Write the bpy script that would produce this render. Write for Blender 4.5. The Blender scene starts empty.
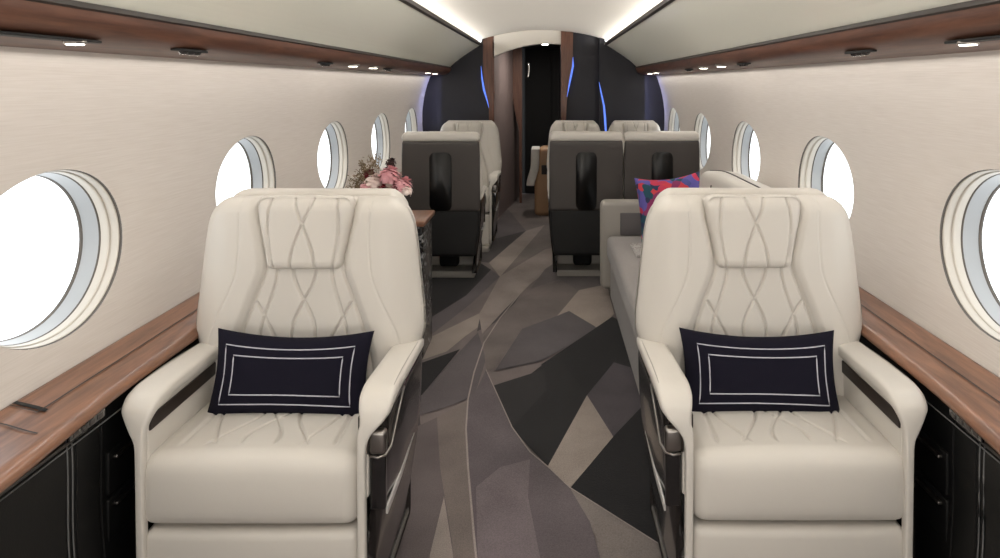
import bpy, bmesh, math, random
from math import sin, cos, pi, sqrt, exp, atan2, radians
from mathutils import Vector, Matrix, noise
random.seed(7)
SC = bpy.context.scene
COL = SC.collection
XC = -0.05           # cabin centre line; the camera stands a little off it
CAMZ = 1.42
F = 663.0

# ------------------------------------------------------------------ helpers
def lin(c):
    r = []
    for v in c:
        v = v / 255.0
        r.append(v / 12.92 if v <= 0.04045 else ((v + 0.055) / 1.055) ** 2.4)
    return (r[0], r[1], r[2], 1.0)

def new_mat(name):
    m = bpy.data.materials.new(name); m.use_nodes = True
    nt = m.node_tree
    return m, nt, nt.nodes['Principled BSDF']

def mat(name, col, rough=0.5, metal=0.0, spec=0.5, coat=0.0, bump=0.0, bscale=200.0, var=0.0, vscale=6.0, stretch=None, emit=None, estr=0.0, sheen=0.0):
    m, nt, b = new_mat(name)
    c = lin(col)
    b.inputs['Base Color'].default_value = c
    b.inputs['Roughness'].default_value = rough
    b.inputs['Metallic'].default_value = metal
    b.inputs['Specular IOR Level'].default_value = spec
    b.inputs['Coat Weight'].default_value = coat
    b.inputs['Coat Roughness'].default_value = 0.08
    if sheen: b.inputs['Sheen Weight'].default_value = sheen
    if emit:
        b.inputs['Emission Color'].default_value = lin(emit)
        b.inputs['Emission Strength'].default_value = estr
    tc = nt.nodes.new('ShaderNodeTexCoord')
    mp = nt.nodes.new('ShaderNodeMapping')
    nt.links.new(tc.outputs['Object'], mp.inputs['Vector'])
    if stretch: mp.inputs['Scale'].default_value = stretch
    if var > 0:
        n = nt.nodes.new('ShaderNodeTexNoise'); n.inputs['Scale'].default_value = vscale; n.inputs['Detail'].default_value = 5
        nt.links.new(mp.outputs[0], n.inputs['Vector'])
        r = nt.nodes.new('ShaderNodeValToRGB')
        r.color_ramp.elements[0].position = 0.3; r.color_ramp.elements[1].position = 0.7
        r.color_ramp.elements[0].color = tuple(x * (1 - var) for x in c[:3]) + (1,)
        r.color_ramp.elements[1].color = tuple(min(1, x * (1 + var)) for x in c[:3]) + (1,)
        nt.links.new(n.outputs['Fac'], r.inputs['Fac']); nt.links.new(r.outputs['Color'], b.inputs['Base Color'])
    if bump > 0:
        n = nt.nodes.new('ShaderNodeTexNoise'); n.inputs['Scale'].default_value = bscale; n.inputs['Detail'].default_value = 3
        nt.links.new(mp.outputs[0], n.inputs['Vector'])
        bp = nt.nodes.new('ShaderNodeBump'); bp.inputs['Strength'].default_value = bump; bp.inputs['Distance'].default_value = 0.002
        nt.links.new(n.outputs['Fac'], bp.inputs['Height']); nt.links.new(bp.outputs['Normal'], b.inputs['Normal'])
    return m

def wood_mat(name, dark, light, rough=0.3, coat=0.5, sc=(14, 1.2, 14)):
    m, nt, b = new_mat(name)
    tc = nt.nodes.new('ShaderNodeTexCoord'); mp = nt.nodes.new('ShaderNodeMapping')
    mp.inputs['Scale'].default_value = sc
    nt.links.new(tc.outputs['Object'], mp.inputs['Vector'])
    n = nt.nodes.new('ShaderNodeTexNoise'); n.inputs['Scale'].default_value = 3.0; n.inputs['Detail'].default_value = 8; n.inputs['Distortion'].default_value = 0.6
    n2 = nt.nodes.new('ShaderNodeTexNoise'); n2.inputs['Scale'].default_value = 14.0; n2.inputs['Detail'].default_value = 4
    nt.links.new(mp.outputs[0], n.inputs['Vector']); nt.links.new(mp.outputs[0], n2.inputs['Vector'])
    mx = nt.nodes.new('ShaderNodeMath'); mx.operation = 'MULTIPLY_ADD'; mx.inputs[1].default_value = 0.35
    nt.links.new(n2.outputs['Fac'], mx.inputs[0]); nt.links.new(n.outputs['Fac'], mx.inputs[2])
    r = nt.nodes.new('ShaderNodeValToRGB')
    r.color_ramp.elements[0].position = 0.45; r.color_ramp.elements[1].position = 0.9
    r.color_ramp.elements[0].color = lin(dark); r.color_ramp.elements[1].color = lin(light)
    nt.links.new(mx.outputs[0], r.inputs['Fac']); nt.links.new(r.outputs['Color'], b.inputs['Base Color'])
    b.inputs['Roughness'].default_value = rough; b.inputs['Coat Weight'].default_value = coat; b.inputs['Coat Roughness'].default_value = 0.12
    return m

M = {}
M['leather'] = mat('cream_leather', (207, 202, 194), 0.42, bump=0.12, bscale=420, spec=0.4)
M['leather_dark'] = mat('grey_leather', (68, 63, 60), 0.5, bump=0.12, bscale=300)
M['black_leather'] = mat('black_leather', (9, 9, 9), 0.5, bump=0.2, bscale=350, spec=0.3)
M['navy'] = mat('navy_cloth', (19, 17, 31), 0.9, bump=0.5, bscale=700, spec=0.2)
M['white_cord'] = mat('white_cord', (190, 190, 200), 0.8)
M['shell'] = mat('dark_metal_shell', (58, 54, 52), 0.22, metal=0.6, coat=0.6)
M['gloss_black'] = mat('gloss_black', (12, 11, 12), 0.08, coat=1.0)
M['pocket'] = mat('pocket_black', (14, 13, 13), 0.4)
M['soft_black'] = mat('soft_black', (14, 13, 13), 0.7)
M['chrome'] = mat('chrome', (205, 203, 200), 0.16, metal=1.0)
M['light_metal'] = mat('light_metal', (205, 202, 198), 0.4, metal=0.3)
M['satin'] = mat('satin_metal', (150, 145, 140), 0.3, metal=1.0)
M['bin'] = mat('bin_panel', (232, 230, 216), 0.38, spec=0.45, coat=0.15)
M['ceiling'] = mat('ceiling_leather', (230, 224, 214), 0.6, bump=0.1, bscale=150)
M['dark_gap'] = mat('dark_trim', (42, 33, 28), 0.5)
M['frame'] = mat('window_cream', (200, 194, 184), 0.4)
M['reveal'] = mat('window_reveal_grey', (168, 171, 174), 0.35)
M['gasket'] = mat('window_gasket', (92, 86, 80), 0.5)  # real gaskets, and the painted shadow round each frame
M['sofa'] = mat('grey_fabric', (138, 133, 130), 0.95, bump=0.6, bscale=500, var=0.06, vscale=60, sheen=0.2)
M['sofa_dark'] = mat('grey_fabric_inset', (100, 96, 96), 0.95, bump=0.6, bscale=500)
M['taupe'] = mat('taupe_panel', (140, 124, 120), 0.55, var=0.03)
M['dark_wall'] = mat('midnight_panel', (30, 29, 38), 0.5, bump=0.1, bscale=80)
M['plinth'] = mat('plinth_grey', (160, 155, 147), 0.4)
M['stitch'] = mat('grey_stitch', (95, 95, 95), 0.7)
M['tan'] = mat('tan_panel', (178, 142, 108), 0.5, var=0.06)
M['white_cloth'] = mat('white_cloth', (225, 222, 216), 0.9)
M['wood_top'] = wood_mat('walnut_ledge', (98, 66, 49), (144, 101, 76), 0.32, 0.4)
M['wood_val'] = wood_mat('walnut_valance', (72, 43, 31), (108, 70, 52), 0.5, 0.08)
M['wood_post'] = wood_mat('walnut_post', (84, 50, 36), (116, 74, 54), 0.4, 0.3, (20, 20, 1.5))
M['sofa_trim'] = mat('greige_leather', (152, 147, 140), 0.5, bump=0.1, bscale=300)
M['fur'] = mat('grey_fur', (150, 145, 142), 1.0, sheen=0.6)
M['stem'] = mat('stem_green', (92, 92, 62), 0.7)
M['foliage'] = mat('dusty_foliage', (128, 112, 88), 0.8, var=0.3, vscale=80)
M['petal_pink'] = mat('petal_pink', (234, 176, 182), 0.7, var=0.12, vscale=60)
M['petal_blush'] = mat('petal_blush', (250, 230, 222), 0.7, var=0.08, vscale=60)
M['petal_red'] = mat('petal_wine', (116, 30, 40), 0.7, var=0.2, vscale=60)
M['petal_dark'] = mat('petal_brown', (58, 34, 32), 0.8)

def emis(name, col, s):
    m = bpy.data.materials.new(name); m.use_nodes = True; nt = m.node_tree
    nt.nodes.clear(); o = nt.nodes.new('ShaderNodeOutputMaterial'); e = nt.nodes.new('ShaderNodeEmission')
    e.inputs['Color'].default_value = lin(col); e.inputs['Strength'].default_value = s
    nt.links.new(e.outputs[0], o.inputs['Surface']); return m
M['lamp'] = emis('lamp_glow', (255, 246, 232), 14)
M['blue_led'] = emis('blue_led', (105, 140, 255), 1.0)

def glass_mat():
    m = bpy.data.materials.new('window_glass'); m.use_nodes = True; nt = m.node_tree; nt.nodes.clear()
    o = nt.nodes.new('ShaderNodeOutputMaterial'); t = nt.nodes.new('ShaderNodeBsdfTransparent'); g = nt.nodes.new('ShaderNodeBsdfGlossy')
    t.inputs['Color'].default_value = (0.95, 0.97, 0.97, 1); g.inputs['Roughness'].default_value = 0.03
    lw = nt.nodes.new('ShaderNodeLayerWeight'); lw.inputs['Blend'].default_value = 0.5
    pw = nt.nodes.new('ShaderNodeMath'); pw.operation = 'POWER'; pw.inputs[1].default_value = 5
    fr = nt.nodes.new('ShaderNodeMath'); fr.operation = 'MULTIPLY_ADD'; fr.inputs[1].default_value = 0.9; fr.inputs[2].default_value = 0.04
    nt.links.new(lw.outputs['Facing'], pw.inputs[0]); nt.links.new(pw.outputs[0], fr.inputs[0])
    mx = nt.nodes.new('ShaderNodeMixShader')
    nt.links.new(fr.outputs[0], mx.inputs[0]); nt.links.new(t.outputs[0], mx.inputs[1]); nt.links.new(g.outputs[0], mx.inputs[2])
    nt.links.new(mx.outputs[0], o.inputs['Surface']); return m
M['glass'] = glass_mat()

def wall_mat():
    m, nt, b = new_mat('wall_silk')
    tc = nt.nodes.new('ShaderNodeTexCoord'); mp = nt.nodes.new('ShaderNodeMapping'); mp.inputs['Scale'].default_value = (1, 3.0, 110)
    nt.links.new(tc.outputs['Object'], mp.inputs['Vector'])
    n = nt.nodes.new('ShaderNodeTexNoise'); n.inputs['Scale'].default_value = 2.6; n.inputs['Detail'].default_value = 4
    nt.links.new(mp.outputs[0], n.inputs['Vector'])
    r = nt.nodes.new('ShaderNodeValToRGB'); r.color_ramp.elements[0].position = 0.3; r.color_ramp.elements[1].position = 0.72
    r.color_ramp.elements[0].color = lin((205, 197, 189)); r.color_ramp.elements[1].color = lin((214, 207, 200))
    nt.links.new(n.outputs['Fac'], r.inputs['Fac']); nt.links.new(r.outputs['Color'], b.inputs['Base Color'])
    bp = nt.nodes.new('ShaderNodeBump'); bp.inputs['Strength'].default_value = 0.12; bp.inputs['Distance'].default_value = 0.002
    nt.links.new(n.outputs['Fac'], bp.inputs['Height']); nt.links.new(bp.outputs['Normal'], b.inputs['Normal'])
    b.inputs['Roughness'].default_value = 0.75; return m
M['wall'] = wall_mat()

def carpet_mat():
    m, nt, b = new_mat('carpet')
    at = nt.nodes.new('ShaderNodeVertexColor'); at.layer_name = 'Col'
    tc = nt.nodes.new('ShaderNodeTexCoord')
    n = nt.nodes.new('ShaderNodeTexNoise'); n.inputs['Scale'].default_value = 3.5; n.inputs['Detail'].default_value = 6
    n2 = nt.nodes.new('ShaderNodeTexNoise'); n2.inputs['Scale'].default_value = 260; n2.inputs['Detail'].default_value = 3
    nt.links.new(tc.outputs['Object'], n.inputs['Vector']); nt.links.new(tc.outputs['Object'], n2.inputs['Vector'])
    ad = nt.nodes.new('ShaderNodeMath'); ad.operation = 'ADD'
    nt.links.new(n.outputs['Fac'], ad.inputs[0]); nt.links.new(n2.outputs['Fac'], ad.inputs[1])
    mr = nt.nodes.new('ShaderNodeMapRange'); mr.inputs['From Min'].default_value = 0.6; mr.inputs['From Max'].default_value = 1.4
    mr.inputs['To Min'].default_value = 0.68; mr.inputs['To Max'].default_value = 1.52
    nt.links.new(ad.outputs[0], mr.inputs['Value'])
    mx = nt.nodes.new('ShaderNodeVectorMath'); mx.operation = 'SCALE'
    nt.links.new(at.outputs['Color'], mx.inputs[0]); nt.links.new(mr.outputs[0], mx.inputs['Scale'])
    nt.links.new(mx.outputs[0], b.inputs['Base Color'])
    bp = nt.nodes.new('ShaderNodeBump'); bp.inputs['Strength'].default_value = 0.5; bp.inputs['Distance'].default_value = 0.003
    nt.links.new(n2.outputs['Fac'], bp.inputs['Height']); nt.links.new(bp.outputs['Normal'], b.inputs['Normal'])
    b.inputs['Roughness'].default_value = 0.95; b.inputs['Specular IOR Level'].default_value = 0.15
    b.inputs['Sheen Weight'].default_value = 0.15
    return m
M['carpet'] = carpet_mat()

def print_mat():
    m, nt, b = new_mat('abstract_print')
    tc = nt.nodes.new('ShaderNodeTexCoord')
    nz = nt.nodes.new('ShaderNodeTexNoise'); nz.inputs['Scale'].default_value = 5; nt.links.new(tc.outputs['Object'], nz.inputs['Vector'])
    mix = nt.nodes.new('ShaderNodeVectorMath'); mix.operation = 'MULTIPLY_ADD'; mix.inputs[1].default_value = (0.25, 0.25, 0.25)
    nt.links.new(nz.outputs['Color'], mix.inputs[0]); nt.links.new(tc.outputs['Object'], mix.inputs[2])
    v = nt.nodes.new('ShaderNodeTexVoronoi'); v.inputs['Scale'].default_value = 17
    nt.links.new(mix.outputs[0], v.inputs['Vector'])
    sx = nt.nodes.new('ShaderNodeSeparateColor'); nt.links.new(v.outputs['Color'], sx.inputs[0])
    r = nt.nodes.new('ShaderNodeValToRGB'); r.color_ramp.interpolation = 'CONSTANT'
    cols = [(0, (190, 50, 78)), (.2, (72, 76, 140)), (.4, (34, 44, 78)), (.52, (196, 58, 70)), (.66, (92, 84, 160)), (.8, (24, 72, 88)), (.92, (130, 40, 90))]
    e = r.color_ramp.elements; e[0].color = lin(cols[0][1]); e[1].position = cols[1][0]; e[1].color = lin(cols[1][1])
    for p, c in cols[2:]:
        k = e.new(p); k.color = lin(c)
    nt.links.new(sx.outputs[0], r.inputs['Fac']); nt.links.new(r.outputs['Color'], b.inputs['Base Color'])
    b.inputs['Roughness'].default_value = 0.8; return m
M['print'] = print_mat()

def streak_mat():
    m, nt, b = new_mat('black_streaked_gloss')
    tc = nt.nodes.new('ShaderNodeTexCoord')
    n = nt.nodes.new('ShaderNodeTexNoise'); n.inputs['Scale'].default_value = 16; n.inputs['Detail'].default_value = 5; n.inputs['Distortion'].default_value = 2.5
    nt.links.new(tc.outputs['Object'], n.inputs['Vector'])
    r = nt.nodes.new('ShaderNodeValToRGB'); e = r.color_ramp.elements
    e[0].position = 0.50; e[0].color = lin((24, 23, 24)); e[1].position = 0.64; e[1].color = lin((150, 150, 150))  # random pale streaks over near-black
    nt.links.new(n.outputs['Fac'], r.inputs['Fac']); nt.links.new(r.outputs['Color'], b.inputs['Base Color'])
    b.inputs['Roughness'].default_value = 0.2; return m
M['streak'] = streak_mat()

def obj(name, verts, faces, m=None, parent=None, smooth=True, loc=None):
    me = bpy.data.meshes.new(name); me.from_pydata([tuple(v) for v in verts], [], faces)
    bm = bmesh.new(); bm.from_mesh(me)
    bmesh.ops.recalc_face_normals(bm, faces=bm.faces); bm.to_mesh(me); bm.free()
    if smooth:
        me.polygons.foreach_set('use_smooth', [True] * len(me.polygons))
    me.update()
    o = bpy.data.objects.new(name, me); COL.objects.link(o)
    if m: me.materials.append(m)
    if parent: o.parent = parent
    if loc: o.location = loc
    return o

def empty(name, loc=(0, 0, 0), rz=0.0):
    o = bpy.data.objects.new(name, None); COL.objects.link(o); o.location = loc; o.rotation_euler = (0, 0, rz)
    o.empty_display_size = 0.1; return o

def tag(o, label, cat, group=None, kind=None):
    if label: o['label'] = label
    if cat: o['category'] = cat
    if group: o['group'] = group
    if kind: o['kind'] = kind
    return o

def struct(o, label=None):
    o['kind'] = 'structure'
    if label: o['label'] = label
    return o

def copy_tree(o, parent=None):
    c = o.copy(); COL.objects.link(c); c.parent = parent
    for ch in list(o.children): copy_tree(ch, c)
    return c

class MB:
    def __init__(s): s.v = []; s.f = []
    def add(s, v, f):
        k = len(s.v); s.v += [tuple(p) for p in v]; s.f += [tuple(i + k for i in q) for q in f]; return s
    def build(s, name, m, parent=None, smooth=True): return obj(name, s.v, s.f, m, parent, smooth)

def axis_samples(h, r, n):
    a = []
    k = 4
    for i in range(k): a.append(-h + r * (1 - cos(pi / 2 * i / k)) if r > 0 else -h)
    m = max(1, n)
    for i in range(m + 1): a.append(-(h - r) + 2 * (h - r) * i / m)
    for i in range(k): a.append(-a[k - 1 - i])
    out = []
    for x in a:
        if not out or abs(x - out[-1]) > 1e-7: out.append(x)
    return out

def rbox(c, h, r, n=(1, 1, 1), deform=None):
    """rounded box: centre, half sizes, radius, interior segments"""
    r = min(r, h[0] * .999, h[1] * .999, h[2] * .999)
    ax = [axis_samples(h[i], r, n[i]) for i in range(3)]
    idx = {}; V = []; Fc = []
    def vid(i, j, k):
        key = (i, j, k)
        if key in idx: return idx[key]
        p = Vector((ax[0][i], ax[1][j], ax[2][k]))
        q = Vector([max(-(h[t] - r), min(h[t] - r, p[t])) for t in range(3)])
        d = p - q
        if d.length > 1e-9: p = q + d.normalized() * r
        p = p + Vector(c)
        if deform: p = Vector(deform(p.x, p.y, p.z))
        idx[key] = len(V); V.append(tuple(p)); return idx[key]
    N = [len(a) - 1 for a in ax]
    for i in range(N[0]):
        for j in range(N[1]):
            for k in (0, N[2]): Fc.append((vid(i, j, k), vid(i + 1, j, k), vid(i + 1, j + 1, k), vid(i, j + 1, k)))
    for i in range(N[0]):
        for k in range(N[2]):
            for j in (0, N[1]): Fc.append((vid(i, j, k), vid(i + 1, j, k), vid(i + 1, j, k + 1), vid(i, j, k + 1)))
    for j in range(N[1]):
        for k in range(N[2]):
            for i in (0, N[0]): Fc.append((vid(i, j, k), vid(i, j + 1, k), vid(i, j + 1, k + 1), vid(i, j, k + 1)))
    return V, Fc

def loft(rings, closed=True, caps=True):
    V = []; Fc = []; n = len(rings[0])
    for r in rings: V += [tuple(p) for p in r]
    for a in range(len(rings) - 1):
        for i in range(n if closed else n - 1):
            j = (i + 1) % n
            Fc.append((a * n + i, a * n + j, (a + 1) * n + j, (a + 1) * n + i))
    if caps and closed:
        Fc.append(tuple(range(n))); Fc.append(tuple((len(rings) - 1) * n + i for i in range(n)))
    return V, Fc

def tube(pts, r, n=8, closed=False):
    pts = [Vector(p) for p in pts]; rings = []
    L = len(pts)
    up = Vector((0, 0, 1))
    for i, p in enumerate(pts):
        if closed: t = pts[(i + 1) % L] - pts[i - 1]
        else: t = pts[min(i + 1, L - 1)] - pts[max(i - 1, 0)]
        t.normalize()
        a = t.cross(up)
        if a.length < 1e-3: a = t.cross(Vector((1, 0, 0)))
        a.normalize(); b = a.cross(t)
        rr = r[i] if isinstance(r, (list, tuple)) else r
        rings.append([p + a * rr * cos(2 * pi * k / n) + b * rr * sin(2 * pi * k / n) for k in range(n)])
    if closed: rings.append(rings[0])
    return loft(rings, True, not closed)

def sweep(sections):
    """rounded-rectangle sections: (x0, x1, y, z, half thickness, direction angle of the normal in y-z)"""
    rings = []
    for (x0, x1, y, z, th, ang) in sections:
        c = (x0 + x1) / 2; a = abs(x1 - x0) / 2; ring = []
        ny, nz = cos(ang), sin(ang)
        for k in range(24):
            t = 2 * pi * k / 24; e = 0.5
            u = (abs(cos(t)) ** e) * (1 if cos(t) >= 0 else -1) * a
            w = (abs(sin(t)) ** e) * (1 if sin(t) >= 0 else -1) * th
            ring.append((c + u, y + ny * w, z + nz * w))
        rings.append(ring)
    return loft(rings)

def lathe(prof, n=24, c=(0, 0, 0)):
    rings = [[(c[0] + r * cos(2 * pi * k / n), c[1] + r * sin(2 * pi * k / n), c[2] + z) for k in range(n)] for r, z in prof]
    return loft(rings)

def rr_plate(hw, hh, r, ds):
    ring = []
    for cx, cy, a0 in ((hw - r, hh - r, 0), (-hw + r, hh - r, pi / 2), (-hw + r, -hh + r, pi), (hw - r, -hh + r, 1.5 * pi)):
        for k in range(7): ring.append((cx + r * cos(a0 + pi / 2 * k / 6), cy + r * sin(a0 + pi / 2 * k / 6)))
    n = len(ring); V = [(x, y, d) for d in ds for x, y in ring]
    return V, [tuple(range(n)), tuple(range(n, 2 * n))] + [(i, (i + 1) % n, n + (i + 1) % n, n + i) for i in range(n)]

def sstep(a, b, x):
    t = max(0.0, min(1.0, (x - a) / (b - a))); return t * t * (3 - 2 * t)

def interp(tab, x):
    if x <= tab[0][0]: return tab[0][1]
    for (a, b), (c, d) in zip(tab, tab[1:]):
        if x <= c:
            t = (x - a) / (c - a); return b + (d - b) * t
    return tab[-1][1]

def smooth_interp(tab, x):
    # Catmull-Rom through the table
    n = len(tab)
    if x <= tab[0][0]: return tab[0][1]
    if x >= tab[-1][0]: return tab[-1][1]
    for i in range(n - 1):
        if x <= tab[i + 1][0]:
            x0, y0 = tab[i]; x1, y1 = tab[i + 1]; t = (x - x0) / (x1 - x0)
            m0 = (y1 - tab[i - 1][1]) / (x1 - tab[i - 1][0]) if i > 0 else (y1 - y0) / (x1 - x0)
            m1 = (tab[i + 2][1] - y0) / (tab[i + 2][0] - x0) if i + 2 < n else (y1 - y0) / (x1 - x0)
            h = x1 - x0
            return (2*t**3-3*t*t+1)*y0 + (t**3-2*t*t+t)*h*m0 + (-2*t**3+3*t*t)*y1 + (t**3-t*t)*h*m1

# ------------------------------------------------------------------ the cabin shell
Y0, Y1 = -1.09, 6.61            # cabin from behind the camera to the bulkhead
WALL = [(0, 1.095), (.3, 1.11), (0.60, 1.135), (0.70, 1.155), (0.85, 1.185), (1.0, 1.20), (1.15, 1.20), (1.3, 1.18), (1.42, 1.15), (1.53, 1.11)]
def wx(z): return smooth_interp(WALL, z)
WZ, WA, WB, PITCH = 0.99, 0.276, 0.212, 1.10
def win_y(k): return 1.669 + PITCH * k
WINS = list(range(-2, 5))
ZB, ZT = 0.0, 1.53

def wall(side, name):
    V = []; Fc = []; n = 64
    for k in WINS:
        yc = win_y(k); hy = PITCH / 2
        base = len(V); R = 9
        angs = [2 * pi * i / n for i in range(n)]
        for r in range(R + 1):
            t = r / R
            for a in angs:
                ca, sa = cos(a), sin(a)
                ex, ez = WA * ca, WB * sa
                dz = (ZT - WZ) if sa > 0 else (WZ - ZB)
                # box point in the same direction (square mapping)
                m = max(abs(ca), abs(sa)); bx_, bz = hy * ca / m, dz * sa / m
                y = yc + ex * (1 - t) + bx_ * t; z = WZ + ez * (1 - t) + bz * t
                V.append((XC + side * wx(z), y, z))
        for r in range(R):
            for i in range(n):
                j = (i + 1) % n
                Fc.append((base + r * n + i, base + r * n + j, base + (r + 1) * n + j, base + (r + 1) * n + i))
    o = obj(name, V, Fc, M['wall'])
    return struct(o, None)
wall(-1, 'wall_left'); wall(1, 'wall_right')

def win_ring(side, yc, sh, off, n=72):
    ring = []
    for i in range(n):
        a = 2 * pi * i / n
        z = WZ + (WB - .35 * sh) * sin(a); y = yc + (WA - sh) * cos(a)
        ring.append((XC + side * (wx(z) + off), y, z))
    return ring
nwin = 0
for side in (-1, 1):
    for k in WINS:
        nwin += 1
        yc = win_y(k)
        w = struct(empty('window_%d' % nwin, (0, 0, 0)))
        V, Fc = loft([win_ring(side, yc, s_, o_) for s_, o_ in [(.0, -.0003), (.0, .006), (.0005, .012)]], caps=False)
        obj('gasket', V, Fc, M['gasket'], w)  # dark ring: shadow round the frame put into the colour
        V, Fc = loft([win_ring(side, yc, s_, o_) for s_, o_ in [(.0005, .012), (.0012, .008), (.003, .006), (.0055, .009), (.0075, .020), (.009, .028), (.0105, .032), (.0115, .028), (.0135, .028), (.0155, .034), (.0175, .044), (.019, .054)]], caps=False)
        obj('window_frame', V, Fc, M['frame'], w)
        V, Fc = loft([win_ring(side, yc, s_, o_) for s_, o_ in [(.019, .050), (.021, .051), (.022, .056)]], caps=False)
        obj('inner_gasket', V, Fc, M['gasket'], w)
        V, Fc = loft([win_ring(side, yc, s_, o_) for s_, o_ in [(.022, .054), (.024, .060), (.030, .078), (.035, .092)]], caps=False)
        obj('reveal', V, Fc, M['reveal'], w)
        V, Fc = loft([win_ring(side, yc, s_, o_) for s_, o_ in [(.035, .091), (.037, .092), (.038, .100)]], caps=False)
        obj('pane_seal', V, Fc, M['gasket'], w)
        rings = [win_ring(side, yc, .036, .098)]
        for q in (0.75, 0.5, 0.25):
            ring = []
            for i in range(72):
                a = 2 * pi * i / 72
                z = WZ + (WB - .0126) * sin(a) * q; y = yc + (WA - .036) * cos(a) * q
                ring.append((XC + side * (wx(z) + .098), y, z))
            rings.append(ring)
        V, Fc = loft(rings, caps=False); Fc.append(tuple(3 * 72 + i for i in range(72)))
        obj('pane', V, Fc, M['glass'], w)

def extrude_y(prof, y0, y1, ny=1):
    rings = [[(x, y0 + (y1 - y0) * j / ny, z) for x, z in prof] for j in range(ny + 1)]
    return loft(rings, closed=False, caps=False)

def sm_prof(pts, n=5):
    """refine a polyline with Catmull-Rom"""
    out = []
    P = [Vector((p[0], p[1])) for p in pts]
    for i in range(len(P) - 1):
        p0 = P[max(i - 1, 0)]; p1 = P[i]; p2 = P[i + 1]; p3 = P[min(i + 2, len(P) - 1)]
        for k in range(n):
            t = k / n
            q = 0.5 * ((2 * p1) + (p2 - p0) * t + (2 * p0 - 5 * p1 + 4 * p2 - p3) * t * t + (3 * p1 - p0 - 3 * p2 + p3) * t ** 3)
            out.append((q.x, q.y))
    out.append(tuple(P[-1])); return out

# ceiling arch
def ceil_z(x): return 1.835 + .12 * (1 - (x / .70) ** 2)
prof = [(XC + x, ceil_z(x)) for x in [(-.74 + 1.48 * i / 40) for i in range(41)]]
V, Fc = extrude_y(prof, Y0, Y1, 8)
struct(obj('ceiling', V, Fc, M['ceiling']))

for side, nm in ((-1, 'left'), (1, 'right')):
    # overhead locker panels (cream), run the length of the cabin
    pr = sm_prof([(.925, 1.588), (.87, 1.640), (.78, 1.706), (.69, 1.766), (.626, 1.806)], 4)
    pr2 = [(XC + side * x, z) for x, z in pr]
    back = [(XC + side * x, z) for x, z in [(.636, 1.812), (.70, 1.775), (.93, 1.61)]]
    V, Fc = extrude_y(pr2 + back, Y0, Y1, 6)
    o = obj('overhead_locker', V, Fc, M['bin'], smooth=False)
    tag(o, 'cream overhead locker panel above the windows on the %s wall' % ('flower' if side < 0 else 'sofa'), 'overhead locker', 'overhead locker panels')
    # dark lip along the top
    V, Fc = extrude_y([(XC + side * x, z) for x, z in [(.628, 1.800), (.610, 1.806), (.608, 1.826), (.622, 1.828), (.634, 1.818)]], Y0, Y1)
    struct(obj('trim_%d' % (1 if side < 0 else 2), V, Fc, M['dark_gap'], smooth=False))
    # dark strip in the gap between valance and locker
    V, Fc = extrude_y([(XC + side * x, z) for x, z in [(.914, 1.574), (.907, 1.578), (.912, 1.590), (.925, 1.592), (.93, 1.58)]], Y0, Y1)
    struct(obj('trim_%d' % (3 if side < 0 else 4), V, Fc, M['dark_gap'], smooth=False))
    # walnut valance
    pr = sm_prof([(1.135, 1.500), (1.06, 1.505), (.99, 1.512), (.945, 1.525), (.922, 1.548), (.914, 1.578)], 5)
    pr3 = [(XC + side * x, z) for x, z in pr] + [(XC + side * x, z) for x, z in [(.93, 1.582), (1.0, 1.56), (1.10, 1.53), (1.135, 1.52)]]
    V, Fc = extrude_y(pr3, Y0, Y1, 6)
    o = obj('valance', V, Fc, M['wood_val'])
    tag(o, 'dark walnut valance under the overhead locker on the %s wall' % ('flower' if side < 0 else 'sofa'), 'valance', 'walnut valances')

# bulkhead geometry -----------------------------------------------------------
def shell_half():
    """half outline of the cabin section, from floor to roof"""
    pts = [(1.0, 0.0), (1.06, .3), (1.10, .6)]
    pts += [(wx(z), z) for z in (.70, .8, .9, 1.0, 1.1, 1.2, 1.3, 1.4, 1.48)]
    pts += [(1.09, 1.51), (.99, 1.53), (.93, 1.575), (.87, 1.635), (.78, 1.70), (.69, 1.765), (.62, 1.82)]
    pts += [(x, ceil_z(x)) for x in (.60, .5, .4, .3, .2, .1, 0)]
    return pts
def xz_to_px(x, z, Y): return (548 + F * x / Y, 84 + F * (CAMZ - z) / Y)
YB = 6.60
def PX(px, py, Y): return ((px - 548) * Y / F, CAMZ - (py - 84) * Y / F)

# dark bulkhead panels, each side of the doorway: curved (bulging) panels
def outline_z_at(x):
    pts = shell_half(); x = abs(x)
    # top height of the shell for this |x|
    best = 0
    for (a, b), (c, d) in zip(pts, pts[1:]):
        if min(a, c) <= x <= max(a, c) and a != c:
            z = b + (d - b) * (x - a) / (c - a); best = max(best, z)
    return best
def bulk_panel(name, xa, xb, y, m, n=24, bulge=0.0, thick=0.03):
    V = []; Fc = []
    cols = []
    for i in range(n + 1):
        t = i / n; x = xa + (xb - xa) * t
        zt = outline_z_at(x - XC) + .01; zb = 0.0
        xx = abs(x - XC)
        yy = y - bulge * sin(pi * t)
        cols.append((x, yy, zb, zt))
    rows = 10
    for lay in (0, thick):
        for (x, yy, zb, zt) in cols:
            for r in range(rows + 1):
                V.append((x, yy + lay, zb + (zt - zb) * r / rows))
    S = (n + 1) * (rows + 1)
    for lay in (0, 1):
        for i in range(n):
            for r in range(rows):
                a = lay * S + i * (rows + 1) + r
                Fc.append((a, a + 1, a + rows + 2, a + rows + 1))
    for i in range(n):
        a = i * (rows + 1); Fc.append((a, a + rows + 1, S + a + rows + 1, S + a)); a += rows; Fc.append((a, a + rows + 1, S + a + rows + 1, S + a))
    for r in range(rows):
        for i in (0, n):
            a = i * (rows + 1) + r; Fc.append((a, a + 1, S + a + 1, S + a))
    return obj(name, V, Fc, m, smooth=False)
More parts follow.
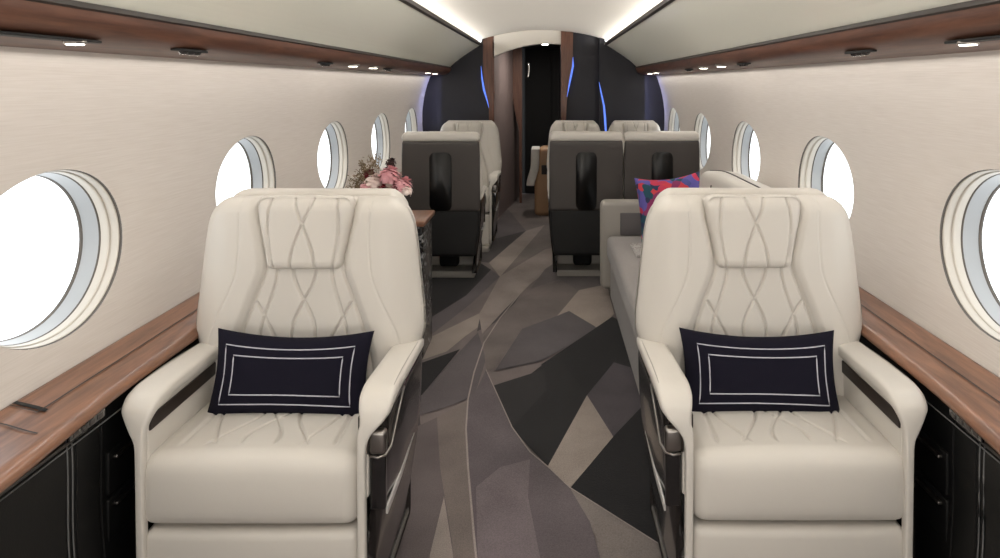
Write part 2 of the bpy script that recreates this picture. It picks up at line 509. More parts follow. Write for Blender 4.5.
# left: from the wall to x px 482 ; right from px 573 to the wall
xl = PX(493, 0, YB)[0]; xr = PX(562.5, 0, YB)[0]
struct(bulk_panel('wall_back_left', XC - 1.21, xl, YB, M['dark_wall'], 60))
xm = PX(600, 0, YB)[0]
struct(bulk_panel('wall_back', xr, xm + .0, YB - .0, M['dark_wall'], 24, 0.03))
struct(bulk_panel('wall_back_right', xm - .01, XC + 1.21, YB - .05, M['dark_wall'], 60))

# walnut posts beside the doorway
def post(name, outline, y, th, m):
    """outline: list of (x,z) closed"""
    n = len(outline)
    V = [(x, y, z) for x, z in outline] + [(x, y + th, z) for x, z in outline]
    Fc = [tuple(range(n)), tuple(range(n, 2 * n))] + [(i, (i + 1) % n, n + (i + 1) % n, n + i) for i in range(n)]
    return obj(name, V, Fc, m, smooth=False)
def pxo(pts, Y): return [PX(a, b, Y) for a, b in pts]
struct(post('trim_5', pxo([(483, 40), (489, 37), (494, 36), (494, 240), (489, 226), (489, 110), (486, 95), (483, 72)], YB - .02), YB - .02, .06, M['wood_post']), None)
o = post('trim_6', pxo([(561, 31), (573, 32), (573, 60), (570, 82), (567, 100), (566, 120), (566, 226), (561, 226)], YB - .04), YB - .04, .06, M['wood_post']); struct(o)
# blue light slots
def led(name, pts, y, w=.006):
    V = []; Fc = []
    for i, (px, py, hw) in enumerate(pts):
        x, z = PX(px, py, y); h_ = .75 * hw * y / F
        V += [(x - h_, y, z), (x + h_, y - .004, z)]
    for i in range(len(pts) - 1): Fc.append((2 * i, 2 * i + 1, 2 * i + 3, 2 * i + 2))
    return obj(name, V, Fc, M['blue_led'], smooth=False)
for nm, pts, y, lb in (('light_strip', [(481, 66, .2), (482, 78, 1.0), (484, 90, 1.4), (487, 100, .9), (489, 108, .2)], YB - .03, 'blue glowing light slot curving beside the post on the flower side'),
                       ('light_strip', [(573, 57, .2), (573, 66, 1.2), (571, 76, 1.3), (569, 86, .9), (567, 97, .2)], YB - .045, 'blue glowing light slot along the post at the doorway edge'),
                       ('light_strip', [(599, 82, .2), (601, 92, .9), (604, 106, 1.2), (605, 118, 1.4), (606, 135, 1.2)], YB - .06, 'blue glowing light slot between the dark panels behind the seats')):
    tag(led(nm, pts, y), lb, 'light strip', 'blue light slots')

# cream arch header over the doorway
def arch_header():
    V = []; Fc = []; n = 30; y = YB - .02
    xa, xb = PX(493, 0, y)[0], PX(562, 0, y)[0]
    top = []; bot = []
    for i in range(n + 1):
        x = xa + (xb - xa) * i / n
        top.append((x, ceil_z(x - XC) + .005))
        px = 548 + F * x / y
        pyb = 47 + ((px - 548) / 54.0) ** 2 * 13 - 3.5
        bot.append((x, CAMZ - (pyb - 84) * y / F))
    pr = bot + top[::-1]; N = len(pr)
    V = [(x, y, z) for x, z in pr] + [(x, y + .10, z) for x, z in pr]
    for i in range(n):
        a, b = i, i + 1; c, d = N - 1 - i, N - 2 - i
        Fc.append((a, b, d, c)); Fc.append((a + N, b + N, d + N, c + N)); Fc.append((a, b, b + N, a + N))
    return obj('ceiling_header', V, Fc, M['ceiling'], smooth=False)
struct(arch_header())

# passage beyond the bulkhead
YE = 8.6
xa = PX(494, 0, YB)[0]; xb = PX(522, 0, YE)[0]; xc2 = PX(521, 0, YE)[0]
rings = []
for i in range(13):
    t = i / 12; x = xa + (xb - xa) * t; y = YB + .05 + (YE - YB - .1) * (t ** .8)
    rings.append([(x, y, 0), (x, y, 1.95)])
V, Fc = loft(rings, False, False); struct(obj('wall_passage_left', V, Fc, M['taupe']))
# walnut curved edge at the door
struct(post('trim_7', pxo([(509, 48), (522, 47), (522, 203), (519.5, 203), (519, 130), (515, 112), (511, 90), (509.5, 70)], 7.9), 7.9, .05, M['wood_post']))
struct(post('wall_passage_right', [(.145, 0), (.16, 0), (.16, 1.95), (.145, 1.95)], YB + .03, 2.0, M['dark_wall']))
struct(post('wall_passage_end', [(-.6, 0), (.2, 0), (.2, 1.95), (-.6, 1.95)], YE, .04, M['soft_black']))
V, Fc = extrude_y([(-.62, 1.88), (.2, 1.88)], YB + .08, YE + .03); struct(obj('ceiling_passage', V, Fc, M['dark_wall'], smooth=False))
d = struct(empty('door_1', (PX(538, 0, YE)[0], YE - .03, 0)))
V, Fc = rbox((0, 0, .95), (.17, .015, .93), .006); obj('door_leaf', V, Fc, M['soft_black'], d)
V, Fc = rbox((-.13, -.03, 1.60), (.018, .012, .10), .011, (1, 1, 6), lambda x, y, z: (x + .015 * sin((z - 1.5) * 14), y, z)); obj('door_reflection', V, Fc, M['chrome'], d)  # chrome piece standing in for a reflection in the dark panel
cl = empty('ceiling_light', (PX(545, 0, 7.4)[0], 7.4, 1.88))
V, Fc = rbox((0, 0, -.008), (.045, .045, .008), .005); obj('housing', V, Fc, M['chrome'], cl)
V, Fc = rbox((0, 0, -.018), (.035, .035, .004), .003); obj('diffuser', V, Fc, M['lamp'], cl)
tag(cl, 'small square ceiling lamp glowing above the dark doorway passage', 'lamp')

# closing wall behind the camera
struct(bulk_panel('wall_front', XC - 1.21, XC + 1.21, Y0 - .03, M['ceiling'], 60))

# ------------------------------------------------------------------ carpet
def fl(px, py):
    Y = CAMZ * F / (py - 84.0); return ((px - 548) * Y / F, Y)
layers = [
    # (colour, polygon in photo pixels, drawn from first to last)
    ((105, 96, 94), [(300, 640), (300, 200), (420, 176), (660, 176), (800, 640)]),
    ((58, 54, 55), [(200, 900), (200, 300), (412, 262), (425, 300), (418, 400), (425, 470), (395, 558), (380, 700)]),
    ((110, 102, 98), [(470, 232), (520, 200), (560, 196), (600, 215), (560, 240), (520, 262), (490, 268)]),
    ((139, 129, 122), [(489, 263), (526, 231), (545, 225), (500, 277)]),
    ((62, 57, 57), [(478, 243), (526, 231), (489, 263), (480, 262)]),
    ((92, 85, 85), [(440, 214), (500, 200), (526, 231), (478, 243)]),
    ((21, 19, 21), [(405, 270), (480, 263), (491, 270), (466, 296), (420, 330), (395, 330)]),
    ((86, 80, 82), [(420, 325), (466, 296), (491, 270), (500, 277), (470, 305), (425, 340)]),
    ((135, 125, 118), [(418, 362), (426, 340), (477, 315), (517, 300), (465, 337), (447, 352)]),
    ((63, 59, 60), [(482, 308), (519, 297), (506, 318), (477, 332)]),
    ((21, 19, 21), [(415, 366), (460, 350), (422, 396), (410, 400)]),
    ((84, 78, 80), [(422, 396), (460, 352), (478, 333), (486, 360), (475, 395), (468, 400), (440, 410), (410, 420)]),
    ((99, 91, 88), [(483, 338), (500, 318), (519, 300), (545, 285), (565, 280), (580, 292), (557, 317), (522, 330), (496, 368), (486, 372)]),
    ((131, 121, 116), [(500, 277), (545, 250), (585, 243), (560, 262), (530, 285), (505, 310), (482, 335), (479, 315)]),
    ((92, 85, 84), [(585, 243), (606, 250), (606, 285), (579, 292), (560, 280), (545, 285), (530, 290), (545, 270)]),
    ((144, 133, 125), [(579, 291), (607, 285), (614, 315), (599, 330), (569, 312), (557, 317)]),
    ((80, 75, 77), [(522, 330), (557, 317), (569, 312), (599, 330), (542, 362), (495, 372)]),
    ((18, 17, 19), [(541, 366), (612, 318), (640, 330), (640, 375), (614, 366), (587, 398)]),
    ((24, 23, 24), [(530, 376), (544, 365), (559, 360), (587, 397), (548, 469), (512, 430)]),
    ((34, 32, 33), [(491, 388), (544, 371), (546, 392), (512, 430), (500, 412)]),
    ((135, 125, 118), [(587, 397), (614, 439), (569, 491), (548, 468)]),
    ((68, 63, 67), [(614, 364), (640, 372), (645, 405), (614, 440), (587, 397)]),
    ((17, 16, 18), [(614, 438), (650, 400), (760, 470), (760, 640), (667, 553), (570, 491)]),
    ((110, 103, 99), [(570, 490), (667, 553), (720, 640), (610, 640), (596, 540), (580, 510)]),
    ((86, 79, 82), [(468, 400), (475, 395), (486, 372), (495, 392), (512, 430), (530, 455), (548, 470), (570, 491), (590, 525), (600, 560), (606, 640), (480, 640), (474, 540), (468, 470), (466, 430)]),
    ((103, 94, 97), [(476, 490), (500, 470), (530, 462), (528, 500), (540, 560), (545, 640), (482, 640), (477, 540)]),
    ((105, 96, 92), [(437, 420), (468, 402), (466, 430), (468, 470), (474, 540), (480, 640), (462, 640), (452, 545), (440, 470)]),
    ((90, 82, 82), [(415, 430), (437, 420), (440, 470), (452, 545), (460, 640), (380, 640), (400, 540)]),
    ((133, 124, 118), [(430, 558), (444, 500), (453, 558), (458, 640), (420, 640)]),
]
cv = []; cf = []; cc = []
def add_poly(pts, z, col):
    k = len(cv)
    for x, y in pts: cv.append((x, y, z))
    cf.append(tuple(range(k, k + len(pts)))); cc.append(lin(col))
add_poly([(XC - 1.05, Y0), (XC + 1.05, Y0), (XC + 1.05, YE), (XC - 1.05, YE)], 0.0, (104, 96, 96))
for i, (c, pts) in enumerate(layers):
    P = [fl(a, b) for a, b in pts]
    P = [(max(XC - 1.03, min(XC + 1.03, x)), max(Y0 + .01, min(YE - .01, y))) for x, y in P]
    add_poly(P, 0.0004 * (i + 1), c)
def add_line(pts, w, z, col):
    P = [Vector(fl(a, b)) for a, b in pts]; L = []; R = []
    for i, p in enumerate(P):
        t = (P[min(i + 1, len(P) - 1)] - P[max(i - 1, 0)]).normalized(); nn = Vector((-t.y, t.x)) * w
        L.append(p + nn); R.append(p - nn)
    for i in range(len(P) - 1): add_poly([L[i], R[i], R[i + 1], L[i + 1]], z, col)
zt = 0.0004 * (len(layers) + 2)
add_line([(519, 297), (500, 320), (484, 345), (474, 375), (468, 402), (466, 432), (468, 470), (474, 540), (480, 600)], .0035, zt, (140, 131, 126))
add_line([(486, 372), (495, 392), (512, 430), (530, 455), (548, 470), (570, 491), (620, 523), (667, 553)], .0025, zt, (135, 126, 122))
fo = obj('floor', cv, cf, M['carpet'], smooth=False)
ca = fo.data.color_attributes.new('Col', 'FLOAT_COLOR', 'CORNER')
me = fo.data
for p in me.polygons:
    # faces keep their order through recalc_face_normals
    for li in p.loop_indices: ca.data[li].color = cc[p.index]
struct(fo)
bm = bmesh.new(); bm.from_mesh(me)
for f_ in bm.faces:
    if f_.normal.z < 0: f_.normal_flip()
bmesh.ops.triangulate(bm, faces=bm.faces); bm.to_mesh(me); bm.free()

# ------------------------------------------------------------------ side cabinets and ledges
def side_units(side):
    YL = YB - .07 if side < 0 else 2.44
    nm = 'flower' if side < 0 else 'sofa'
    X = lambda x: XC + side * x
    # ledge
    led_ = empty('side_ledge', (X(1.08), 2.0, .70))
    def L(x, y, z): return (X(x) - led_.location.x, y - 2.0, z - .70)
    rings = []
    N = 90
    for j in range(N + 1):
        y = Y0 + .01 + (YL - Y0 - .02) * j / N
        b = .035 * (1 - sstep(1.15, 1.75, y))
        pr = [(1.150, .7045), (1.145, .704), (1.10, .692), (1.06, .680), (1.035 - b * .5, .674), (1.022 - b, .668), (1.014 - b, .660), (1.014 - b, .648), (1.024 - b, .640), (1.06, .645), (1.140, .66)]
        rings.append([L(x, y, z) for x, z in pr])
    V, Fc = loft(rings, True, True); obj('ledge_top', V, Fc, M['wood_top'], led_)
    # seams on the ledge
    def top_z(x): return interp([(1.0, .667), (1.022, .6695), (1.035, .676), (1.06, .682), (1.10, .694), (1.15, .7055)], x)
    def seam(pts, w=.0016):
        mb = MB()
        Pp = [Vector((x, y, 0)) for x, y in pts]
        for p, q in zip(Pp, Pp[1:]):
            t = (q - p).normalized(); nn = Vector((-t.y, t.x, 0)) * w; K = 10
            for k in range(K):
                a = p.lerp(q, k / K); c = p.lerp(q, (k + 1) / K)
                vs = []
                for s in (a + nn, a - nn, c - nn, c + nn): vs.append(L(s.x, s.y, top_z(s.x) + .0012))
                mb.add(vs, [(0, 1, 2, 3)])
        return mb
    seam([(1.148, 1.475), (1.085, 1.475), (1.085, 2.4)]).build('seam', M['dark_gap'], led_, False)
    seam([(1.148, 1.488), (1.075, 1.488)], .006).build('slot', M['soft_black'], led_, False)
    seam([(1.148, 1.36), (1.13, 1.41), (1.035, 1.41)], .002).build('seam', M['dark_gap'], led_, False)
    tag(led_, 'brown walnut ledge running under the windows on the %s side' % nm, 'ledge', 'walnut side ledges')
    # cabinet below: black leather
    cab = empty('side_cabinet', (X(1.08), 2.0, 0))
    def C(x, y, z): return (X(x) - cab.location.x, y - 2.0, z)
    pr = sm_prof([(1.035, .638), (1.030, .56), (1.030, .40), (1.015, .2), (.985, 0.015)], 4)
    segs = [(Y0 + .01, .55), (.555, 1.515), (1.52, 1.60), (1.605, 2.43)] + ([(2.435, 4.5), (4.505, YL)] if side < 0 else [])
    for a, b in segs:
        sec = pr + [(1.085, .015), (1.12, .63)]
        V, Fc = loft([[C(x, y, z) for x, z in sec] for y in (a, a + .003, b - .003, b)], True, True); obj('panel', V, Fc, M['black_leather'], cab)
    # stitched welts
    def welt(pts, r, m, name):
        V, Fc = tube([C(*p) for p in pts], r, 6); obj(name, V, Fc, m, cab)
    for y in (1.49, 1.505, .6):
        welt([(interp([(0.015, .985), (.2, 1.015), (.4, 1.030), (.56, 1.030), (.645, 1.035)], z) - .001, y, z) for z in [.03 + .6 * i / 12 for i in range(13)]], .0018, M['stitch'], 'stitching')
    welt([(1.031, .2 + .0 + 1.35 * i / 10, .612) for i in range(11)], .005, M['leather_dark'], 'piping')
    welt([(1.028, .2 + 1.6 * i / 10, .600) for i in range(11)], .0018, M['stitch'], 'stitching')
    # drawers with chrome pulls, beside the seat
    for z in (.50, .385):
        V, Fc = rbox((C(1.029, 1.72, z - .035)), (.006, .10, .052), .004); dr = obj('drawer', V, Fc, M['black_leather'], cab)
        V, Fc = rbox((C(1.018, 1.69, z)), (.006, .055, .004), .003); h_ = obj('pull', V, Fc, M['satin'], dr)
    tag(cab, 'black leather side cabinet with grey stitching under the %s side ledge' % nm, 'cabinet', 'black side cabinets')
    # switch strip
    sw = empty('switch_panel', (X(1.016), 1.53, .645))
    sx = -side
    V, Fc = rbox((sx * .001, 0, -.011), (.004, .060, .011), .003); obj('panel', V, Fc, M['gloss_black'], sw)
    for i in range(4):
        V, Fc = rbox((sx * .0055, -.040 + .027 * i, -.011), (.0015, .008, .006), .0013); obj('button', V, Fc, M['leather_dark'], sw)
    tag(sw, 'black strip of switches under the edge of the %s side ledge' % nm, 'switch', 'ledge switch strips')
side_units(-1); side_units(1)

# reading lights, vents in the valance
def val_pt(side, x): return XC + side * x
def reading_light(side, y, slot, label, x=.965, r=.017):
    e = empty('reading_light', (val_pt(side, x), y, 1.516))
    if slot:
        V, Fc = rbox((0, -side * 0 - .17 * slot, -.002), (.022, .24, .003), .0025, (4, 12, 1), lambda x_, y_, z_: (x_ * (1 - .9 * max(0, (y_ * 1 - .0)) ** 1.0 * 8 if y_ > 0 else 1), y_, z_ + side * 0 + (-.11) * 0))
    else:
        V, Fc = lathe([(r * 1.5, .006), (r * 1.5, -.002), (r * 1.25, -.005), (r * 1.02, -.004), (r * 1.02, .004)])
    obj('bezel', V, Fc, M['soft_black' if slot else 'satin'], e)
    zz = -.006 if slot else 0
    V, Fc = lathe([(r * .2, -.005 + zz), (r, -.006 + zz), (r, -.001), (r * .2, -.001)]); obj('lens', V, Fc, M['lamp'], e)
    if slot:
        V, Fc = lathe([(r * 1.25, -.002), (r * 1.25, -.010), (r * 1.02, -.0105), (r * 1.02, -.002)]); obj('rim', V, Fc, M['satin'], e)
    tag(e, label, 'reading light', 'reading lights in the valances')
def vent(side, y, label):
    e = empty('air_vent', (val_pt(side, .965), y, 1.516))
    V, Fc = rbox((0, 0, -.002), (.022, .085, .003), .0025, (2, 14, 1), lambda x_, y_, z_: (x_ * sqrt(max(.02, 1 - (y_ / .09) ** 2)), y_, z_)); obj('bezel', V, Fc, M['soft_black'], e)
    for q in (-.035, 0, .035):
        V, Fc = lathe([(.004, -.014), (.009, -.013), (.012, -.008), (.013, -.004)], 16, (0, q, 0)); obj('nozzle', V, Fc, M['shell'], e)
    tag(e, label, 'air vent', 'air vents in the valances')
reading_light(-1, 1.423, 1, 'round reading light in a dark slot, nearest on the flower side valance')
reading_light(1, 1.444, 1, 'round reading light in a dark slot, nearest on the sofa side valance')
vent(-1, 1.88, 'dark air vent in the flower side valance next to its nearest light')
vent(1, 1.944, 'dark air vent in the sofa side valance next to its nearest light')
vent(-1, 3.02, 'dark air vent in the flower side valance above its third window')
vent(1, 3.1, 'dark air vent in the sofa side valance above its third window')
vent(-1, 4.2, 'dark air vent in the flower side valance beyond the paired lights')
vent(1, 4.3, 'dark air vent in the sofa side valance beyond the paired lights')
for side, ys in ((-1, (3.45, 3.85, 5.6, 5.95)), (1, (3.5, 3.9, 5.6, 5.95))):
    nm = 'flower' if side < 0 else 'sofa'
    for y, w in zip(ys, ('first small round light past the vent in the %s side valance', 'second small round light past the vent in the %s side valance', 'small round light in the %s side valance above the club seats', 'small round light in the %s side valance closest to the bulkhead')):
        reading_light(side, y, 0, w % nm, r=.022)

# ------------------------------------------------------------------ the seats
RECL = radians(3); BX = 0.0
def groove(dist, depth=.0095, w=.0031): return depth * exp(-(dist / w) ** 2)
def c_half(t): return smooth_interp([(-.05, .225), (.08, .212), (.23, .180), (.33, .145), (.415, .116), (.49, .126), (.57, .142), (.70, .150)], t)
def back_lines(x, t):
    g = 0
    if t < .415 and abs(x) < c_half(t):
        ph = pi * (t - .415) / .20
        for s in (-1, 1):
            g = max(g, groove((x - s * .035 * cos(ph)) * .88))
            g = max(g, groove((x - s * (.082 + .048 * sstep(.41, .2, t) if t < .41 else 0)) * .95) if t > .19 else groove(x - s * (.13 - (.19 - t) * .35)))
            if t < .31: g = max(g, groove((x - s * (.142 - (.31 - t) * .55)) * .88))
    return g
def head_lines(x, t):
    g = 0; ph = pi * (t - .415) / .26
    for s in (-1, 1):
        g = max(g, groove((x - s * .036 * cos(ph)) * .92))
        g = max(g, groove((x - s * (.088 + .018 * sin(pi * (t - .415) / .25)))))
    return g
BB = Vector((0, .400, .44)); UU = Vector((0, sin(RECL), cos(RECL))); NN = Vector((0, -cos(RECL), sin(RECL)))
def bmap(x, t, d):
    p = BB + UU * t + NN * d; return (x + BX, p.y, p.z)
def w_scale(t): return smooth_interp([(-.02, .90), (.12, .91), (.20, .99), (.25, 1.0), (.35, .97), (.505, .915), (.56, .875), (.605, .80), (.64, .72)], t)

def build_seat(s, res=1.0, square=False):
    """s = +1: aisle on +x"""
    global BX
    BX = -.012 * s
    root = empty('cabin_seat')
    S = lambda x: x * s
    # base
    mb = MB(); mb.add(*rbox((0, .17 if not square else .10, .17), (.22 if not square else .09, .12 if not square else .06, .13), .03)); mb.build('seat_base', M['soft_black'], root)
    mb = MB(); mb.add(*rbox((0, .12, .014), (.25, .16, .024), .008)); mb.build('plinth', M['plinth'], root)
    # cushion
    def cush(x, y, z):
        top = sstep(.40, .49, z)
        f = sstep(.06, .12, y)
        xx = x / .27
        z2 = z + top * (.008 * (1 - xx * xx) - .03 * max(0, y - .10))
        if z > .465:
            g = 0
            if y > .045:
                cx = x
                for q in (-1, 1):
                    k = (y - .11)
                    g = max(g, groove(cx - q * .045 * cos(pi * k / .22 + .5), .0095, .0034))
                    g = max(g, groove((cx - q * (.10 - .05 * sin(pi * k / .26))) , .0095, .0034))
                    g = max(g, groove((cx - q * (.13 + .04 * sin(pi * k / .30 ))), .0095, .0034))
                    g = max(g, groove(cx - q * (.195 - .03 * k), .008, .0055))
            z2 -= g * sstep(.045, .085, y)
        bulge = .014 * (1 - ((z - .396) / .09) ** 2) * (1 - xx ** 4)
        y2 = y - bulge * (1 - sstep(.0, .06, y))
        return (S(x - .020), y2, z2)
    mb = MB(); mb.add(*rbox((0, .225, .396), (.274, .225, .088), .038, (int(170 * res), int(140 * res), 6), cush)); mb.build('seat_cushion', M['leather'], root)
    # leg rest
    def leg(x, y, z):
        return (S(x - .016), y - .006 * (1 - (x / .27) ** 2), z)
    mb = MB(); mb.add(*rbox((0, .055, .168), (.268, .05, .132), .022, (10, 3, 8), leg)); mb.build('leg_rest', M['leather'], root)
    # backrest
    def back(x, t, d):
        ws = w_scale(t); X = x * ws; dd = d
        if d > 0:
            c = c_half(t); a = abs(X)
            rise = .015 * sstep(c - .004, c + .030, a)
            edge = .045 * sstep(.22, .36, a) ** 1.3
            dd = d - .004 + rise - edge
            g = groove(a - c, .010, .005) if t < .62 else 0
            g = max(g, back_lines(X, t))
            # thin seam running down the bolster
            ss = .205 + .01 * sin(t * 9) + .075 * sstep(.42, .15, t)
            g = max(g, groove(a - ss, .0028, .0028) if t > .05 else 0)
            dd -= g
            dd -= .03 * sstep(.56, .68, t)
        return bmap(S(X), t, dd)
    mb = MB(); mb.add(*rbox((0, .306, 0), (.352, .314, .062), .040, (int(240 * res), int(215 * res), 4), back)); mb.build('backrest', M['leather'], root)
    # headrest
    def head(x, t, d):
        c = c_half(t) / .145; X = x * c; dd = d
        if d > .07:
            dd += .010 * (1 - (x / .15) ** 2) - head_lines(X, t)
            dd -= .035 * sstep(.58, .68, t)
        return bmap(S(X), t, dd)
    mb = MB(); mb.add(*rbox((0, .517, .045), (.146, .110, .034), .028, (int(105 * res), int(80 * res), 2), head)); mb.build('headrest', M['leather'], root)
    # arms
    for q, nm in ((1, 'aisle'), (-1, 'wall')):
        o_ = .335 if q > 0 else .343
        inn = .250 if q > 0 else .255
        lo = (.252, .272) if q > 0 else (.272, .292)
        secs = [(inn + .008, o_ - .003, .445, .616, .012, pi / 2), (inn + .004, o_, .43, .622, .020, pi / 2), (inn, o_, .30, .628, .020, pi / 2), (inn - .004, o_, .15, .636, .019, pi / 2), (inn - .006, o_ - .001, .08, .638, .019, pi / 2 + .10), (inn - .004, o_ - .002, .035, .630, .019, pi / 2 + .45), (inn + .002, o_ - .006, .012, .612, .016, pi / 2 + .95),
                (inn + .010, o_ - .022, .003, .590, .013, pi / 2 + 1.35), (lo[0] - .001, lo[1] + .016, .0, .566, .012, pi - .05), (lo[0], lo[1] + .004, -.001, .545, .012, pi), (lo[0], lo[1], -.002, .52, .013, pi), (lo[0], lo[1], 0, .42, .013, pi), (lo[0], lo[1], .004, .25, .013, pi), (lo[0], lo[1], .01, .06, .013, pi)]
        # refine, then smooth the sections
        ref = []
        for i in range(len(secs) - 1):
            for k in range(6):
                t = k / 6; ref.append(tuple(secs[i][j] * (1 - t) + secs[i + 1][j] * t for j in range(6)))
        ref.append(secs[-1])
        for _p in range(4):
            ref = [ref[0]] + [tuple((ref[i - 1][j] + 2 * ref[i][j] + ref[i + 1][j]) / 4 for j in range(6)) for i in range(1, len(ref) - 1)] + [ref[-1]]
        V, Fc = sweep(ref); V = [(S(q * x), y, z - .018 * sstep(.2, .55, z)) for x, y, z in V]
        arm = obj('armrest', V, Fc, M['leather'], root)
        # upholstered inner cheek
        V, Fc = rbox((S(q * (lo[0] + .012)), .225, .49), (.012, .215, .11), .006, (1, 6, 4)); obj('arm_cheek', V, Fc, M['leather'], arm)
        V, Fc = rbox((S(q * (lo[0] - .0005)), .200, .562), (.0040, .185, .018), .003); obj('inset_strip', V, Fc, M['dark_gap'], arm)
        V, Fc = tube([(S(q * (o_ - .010)), y, .636 - .014 * sstep(.15, .44, y) - .0165 * sstep(.09, .0, y)) for y in [.05 + .33 * i / 12 for i in range(13)]], .0012, 6); obj('piping', V, Fc, M['plinth'], arm)
        # side shell
        if q > 0:
            def sh(x, y, z):
                t = sstep(.0, .6, z)
                out = .052 * (1 - t) ** 1.5 + .012 * sstep(.2, .0, y)
                return (S(x - (out if x > .29 else 0)), y + .0, z)
            V, Fc = rbox((.299, .240, .325), (.030, .212, .262), .02, (2, 10, 14), sh); side_p = obj('side_panel', V, Fc, M['shell'], root)
            V, Fc = rbox((S(.298), .020, .420), (.020, .010, .070), .006); obj('gloss_panel', V, Fc, M['gloss_black'], side_p)
            V, Fc = rbox((S(.300), .012, .522), (.021, .014, .030), .010); obj('control_box', V, Fc, M['satin'], side_p)
            V, Fc = tube([(S(.276), .012, .49), (S(.277), .008, .55), (S(.285), .010, .572), (S(.305), .022, .588), (S(.328), .06, .60), (S(.331), .16, .605)], .005, 8); obj('bright_trim', V, Fc, M['satin'], side_p)
            V, Fc = tube([(S(.279), .006, .488), (S(.300), .004, .484), (S(.318), .010, .488), (S(.327), .03, .50), (S(.330), .09, .55), (S(.331), .16, .59)], .0035, 8); obj('bright_trim', V, Fc, M['satin'], side_p)
            V, Fc = rbox((S(.315), .20, .335), (.003, .165, .011), .0025, (1, 8, 1), lambda x, y, z: (x + S(.0), y, z + .03 * sstep(.15, .4, y))); obj('chrome_strip', V, Fc, M['light_metal'], side_p)
        else:
            V, Fc = rbox((S(-.304), .24, .33), (.012, .22, .25), .01); obj('side_panel', V, Fc, M['shell'], root)
    # rear shell
    wsc = (lambda t: .99 - .015 * sstep(.45, .58, t) - .05 * sstep(.585, .645, t) ** 1.5) if square else (lambda t: w_scale(t) * .99)
    def shl(x, t, d):
        ws = wsc(t) * (1 - .12 * sstep(.1, -.3, t)); return bmap(S(x * ws), t, d)
    V, Fc = rbox((0, .325, -.074), (.338, .25, .022), .02, (12, 16, 1), shl); rs = obj('rear_shell', V, Fc, M['leather_dark'], root)
    V, Fc = rr_plate(.095, .205, .045, (-.094, -.102)); V = [shl(x, t + .29, d) for x, t, d in V]; obj('magazine_pocket', V, Fc, M['pocket'], rs)
    def rim(x, t, d): return bmap(S(x * wsc(t)), t, d)
    V, Fc = rbox((0, .602, -.055), (.343, .034, .045), .028, (12, 4, 1), rim); obj('top_rim', V, Fc, M['leather'], rs)
    V, Fc = rbox((0, .430, .36), (.315, .060, .17), .03, (3, 2, 5), lambda x, y, z: (x * (1 - .10 * sstep(.40, .2, z)), y, z)); obj('lower_shell', V, Fc, M['soft_black'], root)
    return root

def put(o, x, y, rz=0, sc=(1, 1, 1), z=.012):
    o.location = (x, y, z); o.rotation_euler = (0, 0, rz); o.scale = sc
G1 = 'cream quilted cabin seats'
seatL = build_seat(1); put(seatL, -.721, 1.635)
tag(seatL, 'large cream quilted leather armchair in front of the pink flowers', 'seat', G1)
seatR = build_seat(-1); put(seatR, .612, 1.647)
tag(seatR, 'large cream quilted leather armchair in front of the grey sofa', 'seat', G1)
G2 = 'club seats by the bulkhead'
def cs(src, x, y, rz, sc, label):
    o = copy_tree(src); put(o, x, y, rz, sc); tag(o, label, 'seat', G2); return o
# forward-facing far seats
cs(seatL, (470.5 - 548) / F * 6.05, 5.62, 0, (.84, 1, 1.0), 'far cream seat facing us beside the taupe passage wall')
cs(seatR, (574 - 548) / F * 6.05, 5.62, 0, (.735, 1, 1.0), 'far cream seat facing us next to the dark doorway')
cs(seatR, (633.5 - 548) / F * 6.05, 5.62, 0, (.75, 1, 1.0), 'far cream seat facing us under the sofa side bulkhead panel')
# seats with their backs to us
clubR = build_seat(-1, .5, True); put(clubR, (441.5 - 548) / F * 4.62, 5.10, pi, (.82, .9, 1.0))
tag(clubR, 'grey backed seat with black pocket just beyond the pink flowers', 'seat', G2)
clubL = build_seat(1, .5, True); put(clubL, (585 - 548) / F * 4.66, 5.13, pi, (.78, .9, 1.0))
tag(clubL, 'grey backed seat with black pocket bordering the aisle beyond the sofa', 'seat', G2)
cs(clubL, (661 - 548) / F * 4.66, 5.13, pi, (.80, .9, 1.0), 'grey backed seat right behind the colourful patterned cushion')

# ------------------------------------------------------------------ cushions on the front seats
def pillow_surface(u, v, hx, hz, T, sag):
    """u,v in -1..1 ; returns x, z, thickness"""
    x = u * hx * (1 - .06 * (1 - v * v)); z = v * hz * (1 - .09 * (1 - u * u))
    z -= sag * (1 - u * u) * max(0, v)
    th = T * ((1 - u ** 4) * (1 - v ** 4)) ** .55
    return x, z, th
def build_pillow(name, hx, hz, T, m, sag=.012, n=36, wr=.003):
    V = []; Fc = []
    for sgn in (-1, 1):
        for j in range(n + 1):
            for i in range(n + 1):
                u = sin(pi / 2 * (2 * i / n - 1)); v = sin(pi / 2 * (2 * j / n - 1))
                x, z, th = pillow_surface(u, v, hx, hz, T, sag)
                w = wr * noise.noise(Vector((x * 14, z * 14, sgn * 3.0))) * min(1, th / .01)
                V.append((x, sgn * th + w, z))
    S_ = (n + 1) ** 2
    for a in (0, S_):
        for j in range(n):
            for i in range(n):
                k = a + j * (n + 1) + i; Fc.append((k, k + 1, k + n + 2, k + n + 1))
    root = obj(name, V, Fc, m)
    bm = bmesh.new(); bm.from_mesh(root.data); bmesh.ops.remove_doubles(bm, verts=bm.verts, dist=1e-5)
    bmesh.ops.recalc_face_normals(bm, faces=bm.faces); bm.to_mesh(root.data); bm.free()
    root.data.polygons.foreach_set('use_smooth', [True] * len(root.data.polygons))
    return root
